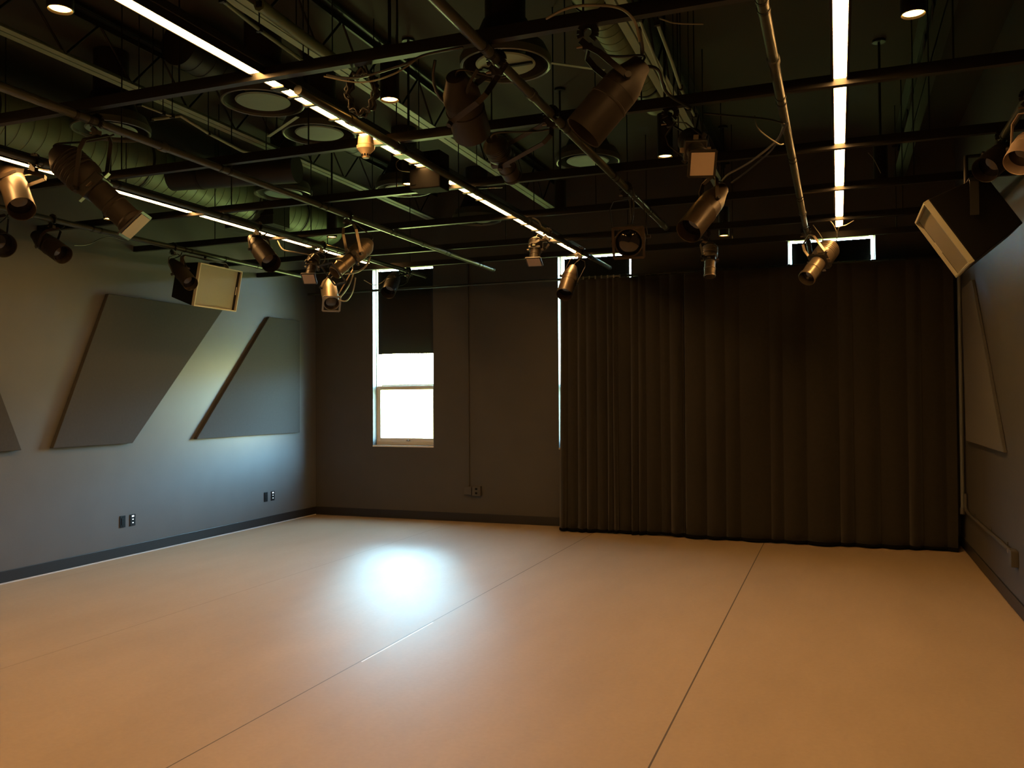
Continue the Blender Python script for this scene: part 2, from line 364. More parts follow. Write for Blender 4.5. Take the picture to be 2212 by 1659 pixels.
# ------------------------------------------------------------------ drape on its rod
t = thing('curtain_rod', 'long black rod carrying the drape across the back wall', 'curtain rod', (-2.4, 10.1, 3.1))
RODY, RODZ = 10.1, 3.10
MB().cyl((-6.9, RODY, RODZ), (1.18, RODY, RODZ), .016, 12).build('rod', 'pipe', t)
for x in (-6.5, -4.5, -2.0, -.8, .7):
    MB().bar((x, RODY, RODZ+.016), (x, YB, RODZ+.016), .03, .008).build('bracket', 'strut', t)
def drape(x0, x1, y, per, amp, seed, label, ties):
    rnd = random.Random(seed); edges = [x0]
    while edges[-1] < x1: edges.append(edges[-1]+per*rnd.uniform(.55, 1.5))
    n = int((x1-x0)/.008); rows = 26; vs = []; fs = []
    amps = [amp*rnd.uniform(.5, 1.25) for _ in edges]; ph = [rnd.uniform(-.3, .3) for _ in edges]
    gaps = [rnd.uniform(.0, .02) for _ in edges]
    for j in range(rows+1):
        v = j/rows; z = .018+(RODZ-.03-.018)*v
        for i in range(n+1):
            x = x0+(x1-x0)*i/n
            k = max(q for q in range(len(edges)) if edges[q] <= x+1e-9); k = min(k, len(edges)-2)
            u = (x-edges[k])/(edges[k+1]-edges[k])
            a = amps[k]*(.38+.62*(1-v)**.8)
            w = math.sin(PI*u)**.8 if u > 0 else 0
            sway = .02*math.sin(2.1*x+seed)*(1-v)
            xx = x + .018*math.sin(3.0*v+ph[k]*7)*(1-v)*math.sin(PI*u)
            if seed == 3: xx -= .03*(1-v)*max(0, 1-(x-x0)/.3)
            vs.append((xx, y-a*w-sway-.03*(1-v), z + (.012*math.sin(x*5+seed)*(1-v) if j == 0 else 0)))
    for j in range(rows):
        for i in range(n): fs.append((j*(n+1)+i, j*(n+1)+i+1, (j+1)*(n+1)+i+1, (j+1)*(n+1)+i))
    t = thing('drape', label, 'curtain', ((x0+x1)/2, y, 0))
    c = MB().add(vs, fs, True).build('cloth', 'curtain', t)
    so = c.modifiers.new('solidify', 'SOLIDIFY'); so.thickness = .004; so.offset = 1
    # dark hem along the floor
    hv = []; hf = []
    for j, z in enumerate((.003, .045)):
        for i in range(n+1):
            p = vs[i]; hv.append((p[0], p[1]-.012-(.006 if j == 0 else 0), z+(.010*math.sin(p[0]*9)+.008 if j == 0 else 0)))
    for i in range(n): hf.append((i, i+1, n+2+i, n+1+i))
    h = MB().add(hv, hf, True).build('hem', 'hem', t)
    so = h.modifiers.new('solidify', 'SOLIDIFY'); so.thickness = .008; so.offset = -1
    for q in range(ties):
        xx = x0+.12+q*(x1-x0-.2)/max(1, ties-1)
        MB().box((xx-.008, RODY-.022, RODZ-.075), (xx+.008, RODY-.018, RODZ+.018)).build('tie', 'cable_grey' if 1 <= q <= 6 and seed == 3 else 'cable', t)
drape(-3.180, -1.68, 10.04, .115, .075, 3, 'black pleated drape panel beside the lit window slit', 18)
drape(-1.66, 1.14, 9.97, .24, .075, 9, 'wide black drape panel reaching to the right corner', 16)

# ------------------------------------------------------------------ ceiling grid
PZ, BZ = 3.17, 3.20          # pipe centre height, underside of the cross channels
BEAMS = [-1.2, 0.0, 1.17, 2.34, 3.50, 4.66, 5.84, 7.0, 8.17, 9.05]
NM = ['nearest', 'second', 'third', 'fourth', 'fifth']
blab = {3.50: 'black cross channel nearest the camera, in front of the twin round diffusers',
        4.66: 'black cross channel passing under the twin round diffusers', 5.84: 'black cross channel just below the smoke detector in the photo',
        7.0: 'black cross channel behind the small round diffusers, third from the back wall', 8.17: 'black cross channel second from the back wall',
        9.05: 'black cross channel closest to the back wall windows'}
for y in BEAMS:
    if y < 2.9: continue
    t = thing('cross_channel', blab[y], 'ceiling channel', ((XL+XR)/2, y, BZ), 'cross channels of the lighting grid')
    g = MB(); g.box((XL, y-.021, BZ), (XR, y+.021, BZ+.004)).box((XL, y-.021, BZ+.004), (XR, y-.017, BZ+.058)).box((XL, y+.017, BZ+.004), (XR, y+.021, BZ+.058))
    g.build('channel', 'strut', t)
    for x in (-5.9, -4.75, -3.18, -1.9, -1.0, .55):
        MB().cyl((x, y, BZ), (x, y, ZC), .005, 6).build('threaded_rod', 'strut', t)
PIPES = [(-6.25, 2.0, 9.0, 'black pipe along the left wall, in front of the left loudspeaker'),
         (-4.83, 3.4, 9.6, 'black pipe beside the far left strip light'),
         (-3.85, 2.0, 9.45, 'long bare black pipe crossing the picture between the left and middle strip lights'),
         (-2.52, 3.6, 9.85, 'black pipe beside the middle strip light'),
         (-1.45, 2.0, 7.75, 'slim looking bare pipe right of the open bright diffuser'),
         (-.26, 2.0, 10.0, 'thick looking black pipe left of the brightest strip light'),
         (.95, 2.0, 8.6, 'black pipe above the right hand loudspeaker')]
for x, y0, y1, lb in PIPES:
    t = thing('grid_pipe', lb, 'pipe', (x, (y0+y1)/2, PZ), 'lengthwise pipes of the lighting grid')
    MB().cyl((x, y0, PZ), (x, y1, PZ), .0245, 18).build('pipe', 'pipe', t)
    for y in BEAMS:
        if y0-.1 < y < y1+.1 and y > 2.9:
            MB().lathe((x, y-.055, PZ), (0, 1, 0), [(0, .0275), (.02, .0275)], 16).build('pipe_collar', 'strut', t)
            MB().lathe((x, y+.035, PZ), (0, 1, 0), [(0, .0275), (.02, .0275)], 16).build('pipe_collar', 'strut', t)
    for y in [q for q in (4.1, 7.6) if y0 < q < y1]:
        MB().lathe((x, y-.03, PZ), (0, 1, 0), [(0, .026), (.006, .030), (.054, .030), (.06, .026)], 16).build('coupling', 'pipe', t)
    MB().lathe((x, y1-.02, PZ), (0, 1, 0), [(0, .028), (.035, .028), (.05, .018)], 14).build('end_cap', 'strut', t)

# strip lights: a black housing on the channels and one diffuser in each bay
def strip_light(x, y0, y1, label, brackets=()):
    t = thing('strip_light', label, 'strip light', (x, (y0+y1)/2, BZ), 'glowing strip lights of the ceiling')
    MB().box((x-.045, y0, BZ+.060), (x+.045, y1, BZ+.10)).build('housing', 'strut', t, bevel=.003)
    added_lip = MB()  # side lips added to cut off the light thrown sideways
    ys = [y0]+[b for b in BEAMS if y0+.1 < b < y1-.1]+[y1]
    for a, b in zip(ys[:-1], ys[1:]):
        lo = a+(.045 if a != y0 else .01); hi = b-(.045 if b != y1 else .01)
        MB().box((x-.030, lo, BZ+.022), (x+.030, hi, BZ+.060)).build('diffuser', 'strip', t, bevel=.006)
    for sg in (-1, 1):
        added_lip.box((x+sg*.033-.003, y0, BZ+.0585), (x+sg*.033+.003, y1, BZ+.060))
        for a, b in zip(ys[:-1], ys[1:]):
            added_lip.box((x+sg*.034-.003, a+.022, BZ+.0225), (x+sg*.034+.003, b-.022, BZ+.0585))
    added_lip.build('added_lip', 'strut', t)
    for y, wd in brackets:
        MB().box((x-.04, y-wd/2, BZ+.012), (x+.04, y+wd/2, BZ+.021)).build('strap', 'strut', t)
strip_light(-5.15, -2.2, 8.75, 'far left glowing strip light, partly behind hanging stage lights', [(7.05, .03), (7.6, .10), (8.25, .03)])
strip_light(-2.67, -2.2, 9.2, 'middle glowing strip light, broken into dashes, over the smoke detector',
            [(3.66, .05), (3.79, .02), (3.93, .025), (4.18, .02), (4.44, .03), (4.98, .10), (5.16, .03), (5.26, .02), (6.05, .03), (6.3, .02), (7.35, .03), (7.65, .05), (8.3, .08)])
strip_light(.03, -2.2, 8.62, 'widest glowing strip light, near the right side, running straight away from the camera')

# joists with grey bottom chords, far above the grid
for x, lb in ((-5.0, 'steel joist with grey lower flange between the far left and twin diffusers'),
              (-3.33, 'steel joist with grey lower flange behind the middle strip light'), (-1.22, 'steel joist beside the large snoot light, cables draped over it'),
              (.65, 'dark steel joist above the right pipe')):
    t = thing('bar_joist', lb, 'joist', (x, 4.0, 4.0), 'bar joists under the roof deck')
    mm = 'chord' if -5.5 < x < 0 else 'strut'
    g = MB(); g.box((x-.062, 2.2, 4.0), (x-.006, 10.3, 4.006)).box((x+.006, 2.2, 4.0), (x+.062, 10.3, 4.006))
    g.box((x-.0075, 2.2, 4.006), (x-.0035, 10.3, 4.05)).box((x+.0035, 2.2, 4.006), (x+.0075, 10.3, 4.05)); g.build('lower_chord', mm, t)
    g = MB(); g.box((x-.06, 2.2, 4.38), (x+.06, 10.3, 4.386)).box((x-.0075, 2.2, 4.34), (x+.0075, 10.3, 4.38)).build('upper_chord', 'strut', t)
    g = MB(); pts = []
    k = 0; y = 2.3
    while y < 10.2: pts.append((x, y, 4.03 if k % 2 else 4.36)); y += .3; k += 1
    for a, b in zip(pts[:-1], pts[1:]): g.cyl(a, b, .009, 6)
    g.build('web', 'strut', t)

# spiral ducts, box duct, diffusers
def spiral(x, z, r, y0, y1, m, label):
    t = thing('spiral_duct', label, 'air duct', (x, (y0+y1)/2, z), 'round ducts under the roof deck')
    prof = []; y = 0; L_ = y1-y0
    while y < L_:
        prof += [(y, r), (y+.112, r), (y+.1125, r+.003), (y+.1175, r+.003), (y+.118, r)]; y += .12
    prof.append((L_, r)); MB().lathe((x, y0, z), (0, 1, 0), prof, 40).build('duct', m, t)
    y = y0+.5
    while y < y1:
        MB().lathe((x, y, z), (0, 1, 0), [(0, r+.008), (.025, r+.008)], 32).build('hanger_strap', 'strut', t)
        MB().cyl((x, y+.012, z+r), (x, y+.012, ZC), .005, 6).build('hanger_rod', 'strut', t); y += 1.6
spiral(-6.30, 3.92, .27, 4.2, 7.95, 'duct', 'ribbed round duct along the left wall, near length')
spiral(-6.30, 3.92, .24, 8.38, 9.6, 'duct', 'ribbed round duct along the left wall, far length near the corner')
spiral(-1.41, 4.14, .12, 3.0, 7.2, 'duct', 'ribbed round duct beside the large snoot light')
spiral(-4.46, 4.22, .16, 4.9, 7.4, 'duct_dark', 'dark ribbed duct above the twin round diffusers')
t = thing('branch_duct', 'dark round branch duct crossing over the left wall duct', 'air duct', (-5.5, 6.9, 3.95))
MB().cyl((-5.99, 6.50, 3.78), (-4.7, 6.70, 3.78), .13, 28).build('duct', 'duct_dark', t)
MB().lathe((-5.99, 6.50, 3.78), (1.32, .2, 0), [(.3, .136), (.33, .136)], 24).build('hanger_strap', 'strut', t)
MB().cyl((-5.5, 6.58, 3.90), (-5.5, 6.58, ZC), .005, 6).build('hanger_rod', 'strut', t)
t = thing('duct_box', 'square black duct box at the end of the near left wall duct', 'air duct', (-6.2, 8.17, 3.65))
MB().box((-6.62, 8.02, 3.62), (-5.95, 8.34, 4.22)).build('box', 'duct_dark', t, bevel=.006)
MB().box((-6.64, 8.00, 3.72), (-5.93, 8.02, 3.75)).build('flange', 'strut', t)

def diffuser(p, r, label, bright=False, kink=0):
    x, y, z = p
    t = thing('round_diffuser', label, 'air diffuser', (x, y, z), 'round ceiling diffusers')
    MB().lathe((x, y, z), (0, 0, 1), [(.016, r*.925), (.003, r*.94), (0, r*.97), (.004, r), (.05, r*1.01), (.13, r*.88), (.13, r*.86), (.05, r*.90), (.016, r*.925)], 56, False, False).build('ring', 'diff_ring', t)
    MB().lathe((x, y, z), (0, 0, 1), [(.02, r*.92), (.06, r*.86), (.16, r*.70), (.30, r*.5), (.30, .01)], 40, False, True).build('neck', 'diff_well', t)
    pl = MB().lathe((x, y, z), (0, 0, 1), [(.012, .01), (.012, r*.62), (.02, r*.66), (.028, r*.64), (.03, .01)], 48).build('plate', 'chord' if bright else 'diff_plate', t)
    if bright:
        MB().box((x-r*.62, y-.012, z-.004), (x+r*.62, y+.012, z+.011)).build('cross_bar', 'strut', pl)
        MB().obox((x-.08, y+.08, z+.003), ((.5, .85, 0), (-.85, .5, 0), (0, 0, 1)), (r*.9, .02, .012)).build('cross_bar', 'strut', pl)
    MB().cyl((x, y, z+.10), (x, y, ZC), r*.45, 28).build('riser', 'duct_dark', t)
    return t
for (px, py), lb, br in (((568, 225), 'round diffuser, the nearer and larger of the twin ones left of the middle strip light', False),
                     ((690, 293), 'round diffuser, the farther one of the twins, next to the smoke detector', False),
                     ((1092, 145), 'bright round diffuser crossed by two dark bars, high in the centre', True),
                     ((612, 422), 'small dim round diffuser above the left loudspeaker', False),
                     ((240, 285), 'dim round diffuser above the big ellipsoidal spotlight at left', False),
                     ((873, 412), 'round diffuser partly hidden behind a glowing downlight', True),
                     ((1270, 352), 'dim round diffuser below the mouth of the large snoot light', False),
                     ((1030, 478), 'thin looking round diffuser behind the far end of the middle strip light', True)):
    zz = 4.0 if px == 1270 else 3.8
    p = at(px, py, 2, zz); diffuser(p, .30*(zz-1.6)/2.2, lb, br)
# slim braces beside the diffusers
for k, (a, b, lb) in enumerate([((580, 295, 3.76), (643, 252, 3.76), 'short pale brace between the twin round diffusers'),
                         ((1183, 135, 3.9), (1305, 152, 3.9), 'pale brace between the bright crossed diffuser and the snoot light')]):
    A = at(a[0], a[1], 2, a[2]); B = at(b[0], b[1], 2, b[2])
    t = thing('steel_brace', lb, 'brace', A)
    MB().bar(A, B, .03, .004, up=(0, 0, 1)).build('brace', 'chord', t)
    B = A.lerp(B, .3); MB().cyl(B, B+Vector((0, 0, ZC-B.z)), .005, 6).build('hanger_rod', 'strut', t)

# pale conduits that run under the joists
def conduit(pts, r, m, label, name='ceiling_conduit', hang=True):
    P = [at(a, b, 2, z) for a, b, z in pts]
    t = thing(name, label, 'conduit', P[0]); MB().tube(P, r, 8).build('conduit_pipe', m, t)
    if hang:
        for k in (0, len(P)//2, len(P)-1):
            q = P[k]; MB().cyl(q, (q.x, q.y, ZC), .004, 6).build('hanger_rod', 'strut', t)
            MB().box((q.x-.016, q.y-.01, q.z-.014), (q.x+.016, q.y+.01, q.z+.016)).build('clip', 'strut', t)
conduit([(330, 258, 3.75), (390, 250, 3.75), (450, 288, 3.75), (520, 325, 3.75), (575, 340, 3.75)], .013, 'chord', 'pale conduit beside the left grey joist')
conduit([(300, 225, 3.7), (352, 245, 3.7), (372, 251, 3.7)], .008, 'chord', 'short thin wire left of the pale conduit')
conduit([(480, 0, 3.7), (560, 64, 3.7), (655, 132, 3.7)], .012, 'duct', 'thin conduit crossing the upper left, above the middle strip light')
conduit([(560, 10, 3.75), (640, 70, 3.75), (718, 126, 3.75)], .035, 'duct', 'thick pale conduit at upper left, above the middle strip light')
conduit([(808, 300, 3.55), (905, 345, 3.55), (1030, 415, 3.55)], .010, 'chord', 'thin conduit right of the black ballast box')
conduit([(1420, 50, 3.6), (1450, 130, 3.6), (1470, 190, 3.6), (1500, 250, 3.6)], .010, 'chord', 'pale conduit right of the joist beside the snoot light')
conduit([(1380, 40, 3.55), (1425, 150, 3.55), (1455, 215, 3.55), (1488, 235, 3.55)], .008, 'chord', 'cable like conduit looping past the snoot light')

# cylinder downlights
def downlight(p, label, first=None):
    if first is not None:
        c = copy_tree(first, p); c['label'] = label; return c
    x, y, z = p
    t = thing('cylinder_downlight', label, 'downlight', (x, y, z), 'amber cylinder downlights')
    MB().lathe((x, y, z), (0, 0, 1), [(.012, .044), (0, .050), (.004, .054), (.30, .054), (.305, .045)], 28, False, True).build('cylinder', 'black', t)
    MB().cyl((x, y, z+.010), (x, y, z+.016), .044, 24).build('lens', 'down', t)
    MB().cyl((x, y, z+.30), (x, y, ZC), .010, 8).build('stem', 'strut', t)
    MB().cyl((x, y, ZC-.02), (x, y, ZC), .05, 16).build('canopy', 'strut', t)
    return t
first = None
for px, py, lb in ((130, 22, 'glowing downlight in the top left corner of the photo'), (842, 217, 'glowing downlight just right of the middle strip light, hanging in the foreground'),
                   (883, 399, 'glowing downlight in front of a round diffuser below the black ballast box'), (1211, 462, 'glowing downlight right of the far end of the middle strip light'),
                   (1437, 339, 'glowing downlight left of the pale square plate'), (717, 513, 'glowing downlight at the far end of the left strip light'),
                   (1903, 397, 'glowing downlight right of the widest strip light, the farther of two'), (1973, 32, 'glowing downlight at the top edge, right of the widest strip light'),
                   (1564, 510, 'glowing downlight beside the small brightly lit spotlight before the drape'), (238, 474, 'small glowing downlight under the big ellipsoidal spotlight')):
    p = at(px, py, 2, 3.3)
    if px == 238: p = at(px, py, 2, 3.15)
    o = downlight(p, lb, None if px == 238 else first); first = first or o
# smoke detector under the middle strip light
p = at(790, 296, 2, 3.215); x, y, z = p
t = thing('smoke_detector', 'cream smoke detector hanging under the middle strip light', 'smoke detector', (x, y, z-.13))
MB().lathe((x, y, z-.055), (0, 0, 1), [(0, .046), (.006, .050), (.055, .046)], 24).build('base', 'detector', t)
h = MB().lathe((x, y, z-.13), (0, 0, 1), [(0, .018), (.004, .022), (.03, .030), (.055, .054), (.074, .056), (.075, .048)], 28).build('head', 'detector', t)
for k in range(10):
    a = 2*PI*k/10; c = Vector((math.cos(a), math.sin(a), 0)); q = Vector((x, y, z-.113))+c*.0255
    MB().obox(q, (c, Vector((-c.y, c.x, 0)), (0, 0, 1)), (.006, .009, .012)).build('slot', 'vent', h)

# ------------------------------------------------------------------ stage lights
def clamp(t, H, T, pipe=True):
    """hook clamp around the pipe centre H, bolt down to T"""
    H = Vector(H); T = Vector(T); pts = []
    for k in range(11):
        a = math.radians(-60+k*27); pts.append(H+Vector((math.cos(a)*.034, 0, math.sin(a)*.034)))
    g = MB(); r = .034
    for a, b in zip(pts[:-1], pts[1:]): g.bar(a, b, .030, .012, up=(0, 1, 0))
    g.bar(H+Vector((-.03, 0, -.03)), H+Vector((.0, 0, -.06)), .028, .02, up=(0, 1, 0)); g.box(H+Vector((-.02, -.015, -.075)), H+Vector((.02, .015, -.05)))
    c = g.build('clamp', 'black', t)
    MB().cyl(H+Vector((-.05, 0, -.055)), H+Vector((-.02, 0, -.055)), .006, 8).build('wing_bolt', 'alu', c)
    if (T-(H+Vector((0, 0, -.07)))).length > .02:
        MB().cyl(H+Vector((0, 0, -.07)), T, .008, 8).build('bolt', 'black', c)

def stage_light(kind, Lp, Rp, r, hang, label, m='brown', yoke_w=None, gel=0, pivot=.55, frame_m='black', yoke_m=None, lens_m='lens', cable=True, name=None, T=None, n=32):
    """Lp centre of the front, Rp centre of the rear, hang = centre of the carrying pipe"""
    Lp = Vector(Lp); Rp = Vector(Rp); H = Vector(hang); ax = Rp-Lp; Ln = ax.length; d = ax.normalized()
    nm = name or {'can': 'stage_spotlight', 'ell': 'ellipsoidal_spotlight', 'fresnel': 'fresnel_spotlight'}[kind]
    t = thing(nm, label, 'stage light', H, None)
    C = Lp.lerp(Rp, pivot)
    if kind == 'can':
        MB().lathe(Lp, d, [(r*.9, r*.90), (.004, r*.96), (0, r), (.004, r*1.01), (Ln*.42, r*1.0), (Ln*.43, r*1.03), (Ln*.45, r*1.03), (Ln*.46, r*.98), (Ln*.62, r*.97)], n, False, False).build('barrel', m, t)
        MB().lathe(Lp, d, [(Ln*.60, r*.985), (Ln*.72, r*.93), (Ln*.84, r*.74), (Ln*.93, r*.60), (Ln, r*.52)], n).build('rear_housing', m, t)
        MB().lathe(Lp, d, [(r*.75, r*.02), (r*.82, r*.6), (r*.92, r*.92), (r*1.0, r*.93)], n).build('lens', lens_m, t)
        hw = r*1.04
    elif kind == 'ell':
        MB().lathe(Lp, d, [(r*.7, r*.88), (0, r*.93), (.004, r), (Ln*.05, r*1.02), (Ln*.07, r*.93), (Ln*.22, r*.93), (Ln*.23, r*.99), (Ln*.26, r*.99), (Ln*.27, r*.9), (Ln*.46, r*.9)], n, False, False).build('lens_tube', m, t)
        MB().lathe(Lp, d, [(r*.5, .002), (r*.62, r*.6), (r*.8, r*.9), (r*.9, r*.9)], n).build('lens', lens_m, t)
        s, u, _ = frame_of(d)
        q = MB(); q.obox(Lp+d*Ln*.50, (s, u, d), (r*2.2, r*2.0, Ln*.10)); gate = q.build('shutter_gate', 'black', t, bevel=.006)
        for sg in (-1, 1):
            MB().bar(Lp+d*Ln*.50+u*sg*r*.9, Lp+d*Ln*.50+u*sg*r*1.45, r*.5, .004, up=d).build('shutter_handle', 'alu', gate)
            MB().bar(Lp+d*Ln*.48+s*sg*r*1.0, Lp+d*Ln*.48+s*sg*r*1.5, r*.5, .004, up=d).build('shutter_handle', 'alu', gate)
        prof = [(Ln*.54, r*1.05), (Ln*.60, r*1.28), (Ln*.66, r*1.32)]
        k = .67
        while k < .86: prof += [(Ln*k, r*1.32), (Ln*(k+.012), r*1.26), (Ln*(k+.024), r*1.26), (Ln*(k+.03), r*1.31)]; k += .04
        prof += [(Ln*.88, r*1.24), (Ln*.95, r*.9), (Ln, r*.6)]
        MB().lathe(Lp, d, prof, n).build('reflector_housing', m, t)
        hw = r*1.34
    else:
        s, u, _ = frame_of(d); R2 = r*1.16
        MB().lathe(Lp, d, [(.03, r), (0, r), (-.006, r*1.03), (-.006, r*1.10), (.02, r*1.12), (Ln*.55, R2), (Ln*.8, R2*.96), (Ln, R2*.7)], n, False, True).build('body', m, t)
        MB().lathe(Lp, d, [(.0, .002), (.008, r*.6), (.02, r*.9), (.03, r*.98)], n).build('lens', lens_m, t)
        g = MB()
        for a, b in (((-1, -1), (1, -1)), ((1, -1), (1, 1)), ((1, 1), (-1, 1)), ((-1, 1), (-1, -1))):
            A = Lp-d*.014+s*a[0]*R2+u*a[1]*R2; B = Lp-d*.014+s*b[0]*R2+u*b[1]*R2; g.bar(A, B, .018, .006, up=d)
        g.build('gel_frame', m, t)
        hw = R2*1.12
    s, u, _ = frame_of(d)
    if gel:
        g = MB(); w2 = gel
        for a, b in (((-1, -1), (1, -1)), ((1, -1), (1, 1)), ((1, 1), (-1, 1)), ((-1, 1), (-1, -1))):
            A = Lp-d*.012+s*a[0]*w2+u*a[1]*w2; B = Lp-d*.012+s*b[0]*w2+u*b[1]*w2; g.bar(A, B, .014, .010, up=d)
        gf = g.build('gel_frame', 'black', t)
        if frame_m != 'black':
            MB().obox(Lp-d*.020+u*w2*.0, (s, u, d), (w2*1.8, w2*1.8, .003)).build('gel_sheet', frame_m, gf)
    # yoke
    hw = yoke_w or hw
    Tp = Vector(T) if T is not None else H+Vector((0, 0, -.085))
    up = (Tp-C); hl = up.length; upn = up.normalized()
    sd = d.cross(upn)
    sd = sd.normalized() if sd.length > .15 else s
    g = MB(); ym = yoke_m or m
    side = [C+sd*hw+upn*0, C+sd*hw+upn*max(.02, hl-.05), C+sd*(hw-.03)+upn*hl, C-sd*(hw-.03)+upn*hl, C-sd*hw+upn*max(.02, hl-.05), C-sd*hw]
    nrm = sd.cross(upn)
    for a, b in zip(side[:-1], side[1:]): g.bar(a, b, .026, .005, up=sd if abs((b-a).normalized().dot(sd)) < .7 else upn)
    yk = g.build('yoke', ym, t)
    for sg in (-1, 1): MB().cyl(C+sd*sg*hw*.9, C+sd*sg*(hw+.022), .014, 12).build('pivot_knob', 'black', yk)
    clamp(t, H, Tp)
    if cable:
        A = Rp-d*.01; mid = (A+H)/2+Vector((.05*random.uniform(-1, 1), .03, -.05)); E_ = H+Vector((0, .12, -.035)); pts = []
        for k in range(13):
            v = k/12; b = A*(1-v)**3+3*(A+d*.12)*(1-v)**2*v+3*(mid+Vector((0, .08, .02)))*(1-v)*v*v+E_*v**3; pts.append(b)
        MB().tube(pts, .006, 6).build('power_cable', 'cable', t)
    return t
def hp(x, y): return (x, y, PZ)
def P2(a, b, Y): return at(a, b, 1, Y)

stage_light('can', P2(47, 452, 4.05), P2(12, 348, 4.30), .085, hp(-4.83, 4.02), 'black spotlight at the left frame edge with a bright orange streak', 'bronze')
stage_light('can', P2(8, 530, 4.95), P2(-32, 505, 5.1), .10, hp(-6.25, 4.85), 'dark spotlight mouth cut by the left frame edge, in front of the wall', 'black')
stage_light('can', P2(137, 551, 5.45), P2(76, 508, 5.5), .082, hp(-6.25, 5.38), 'small black spotlight pointing right, hung low before the left wall', 'brown')
stage_light('ell', P2(288, 484, 3.80), P2(120, 325, 3.60), .080, hp(-3.85, 3.60), 'large brown black ellipsoidal spotlight at upper left, tilted down to the right', 'brown', gel=.088, frame_m='pale', yoke_w=.125)
stage_light('can', P2(412, 613, 6.75), P2(372, 565, 6.95), .073, hp(-6.25, 6.80), 'black spotlight overlapping the dark side of the left loudspeaker', 'brown')
stage_light('can', P2(586, 569, 6.15), P2(545, 515, 6.4), .085, hp(-4.83, 6.30), 'black spotlight hanging below the left strip light, mouth down right', 'brown')
stage_light('ell', P2(668, 600, 7.2), P2(680, 552, 7.4), .050, hp(-4.83, 7.32), 'ellipsoidal spotlight with a pale gel at its tip, left of the black ballast box', 'brown', gel=.065, frame_m='pale')
stage_light('ell', P2(722, 590, 6.1), P2(800, 522, 6.4), .060, hp(-3.85, 6.22), 'worn ellipsoidal spotlight in a tall yoke above the gold lit one', 'alu', gel=.10, frame_m='black', yoke_w=.115)
stage_light('fresnel', P2(716, 655, 7.6), P2(708, 612, 7.85), .075, hp(-4.83, 7.78), 'gold lit fresnel spotlight, lowest of the cluster left of the bright window', 'alu', yoke_w=.10)
stage_light('can', P2(838, 632, 8.75), P2(855, 592, 9.05), .085, hp(-4.83, 9.15), 'nearly black spotlight before the dark cloth of the bright window', 'black')
stage_light('ell', P2(1154, 563, 7.5), P2(1158, 515, 7.6), .052, hp(-2.52, 7.55), 'upright ellipsoidal spotlight with pale gel under the middle strip light end', 'brown', gel=.068, frame_m='pale')
stage_light('can', P2(1219, 637, 8.5), P2(1238, 578, 8.8), .085, hp(-2.52, 8.62), 'spotlight lit gold on top, in front of the lit window slit', 'bronze')
stage_light('fresnel', P2(1358, 524, 6.05), P2(1366, 512, 6.32), .094, hp(-1.45, 6.18), 'square framed fresnel spotlight facing the camera, left of the pale plate', 'bronze', yoke_w=.125, yoke_m='black')
stage_light('can', P2(1487, 500, 5.55), P2(1560, 408, 5.9), .086, (-.80, 5.84, BZ-.03), 'bronze spotlight in the centre right tilted down left with a strap yoke', 'bronze', pivot=.6)
stage_light('ell', P2(1533, 598, 8.0), P2(1534, 525, 8.1), .055, (-1.15, 8.17, BZ-.03), 'small brightly lit spotlight hanging in front of the drape', 'alu', yoke_w=.07)
stage_light('ell', P2(1742, 602, 8.15), P2(1798, 528, 8.5), .078, hp(-.26, 8.40), 'silver ribbed ellipsoidal spotlight in front of the right window slits', 'alu')
stage_light('can', P2(1259, 288, 3.50), P2(1385, 138, 3.58), .088, (-.98, 3.5, BZ-.03), 'large snoot spotlight in the upper centre, mouth open to the lower left', 'brown', pivot=.72)
stage_light('can', P2(1020, 288, 3.95), P2(985, 165, 3.65), .095, hp(-1.45, 3.62), 'large dark spotlight left of the slim bare pipe, top centre', 'brown', yoke_w=.14)
stage_light('ell', P2(1108, 385, 4.7), P2(1062, 300, 4.4), .055, hp(-1.45, 4.42), 'dark ellipsoidal spotlight hanging below the large dark one, top centre', 'black')
stage_light('can', P2(2127, 368, 5.7), P2(2184, 318, 5.9), .078, hp(.95, 5.82), 'black spotlight at the right frame edge, mouth to the left', 'brown')
stage_light('can', P2(2200, 352, 5.05), P2(2235, 290, 5.2), .075, hp(.95, 5.1), 'pale spotlight cut off by the right frame edge', 'pale')
stage_light('can', P2(2052, 478, 6.75), P2(2092, 442, 6.95), .062, hp(.95, 6.85), 'dark spotlight above the right hand loudspeaker', 'brown')
stage_light('ell', P2(1516, 352, 4.45), P2(1488, 296, 4.85), .055, (-.84, 4.66, BZ-.03), 'dark spotlight with a pale square plate, right of the snoot light', 'black', gel=.066, frame_m='pale')

# small black control boxes on the grid
def ballast(a, b, Y, dep, label, hx, hy):
    A = at(a[0], a[1], 1, Y); B = at(b[0], b[1], 1, Y)
    t = thing('ballast_box', label, 'black box', ((A.x+B.x)/2, Y, min(A.z, B.z)))
    MB().box((A.x, Y, B.z), (B.x, Y+dep, A.z)).build('case', 'vent', t, bevel=.008)
    MB().box((A.x+.02, Y-.006, B.z+.03), (A.x+.05, Y, B.z+.10)).build('vent_slot', 'vent', t)
    cx = (A.x+B.x)/2; top = A.z
    MB().bar((cx, Y+dep/2, top), (hx, hy, PZ-.03), .03, .006).build('hanger', 'strut', t)
    return t
ballast((884, 330), (950, 403), 5.3, .16, 'black square box hanging over the middle strip light', -2.52, 5.38)
ballast((691, 548), (742, 602), 6.6, .14, 'black square box under the far end of the left strip light', -5.0, 6.67) if False else None

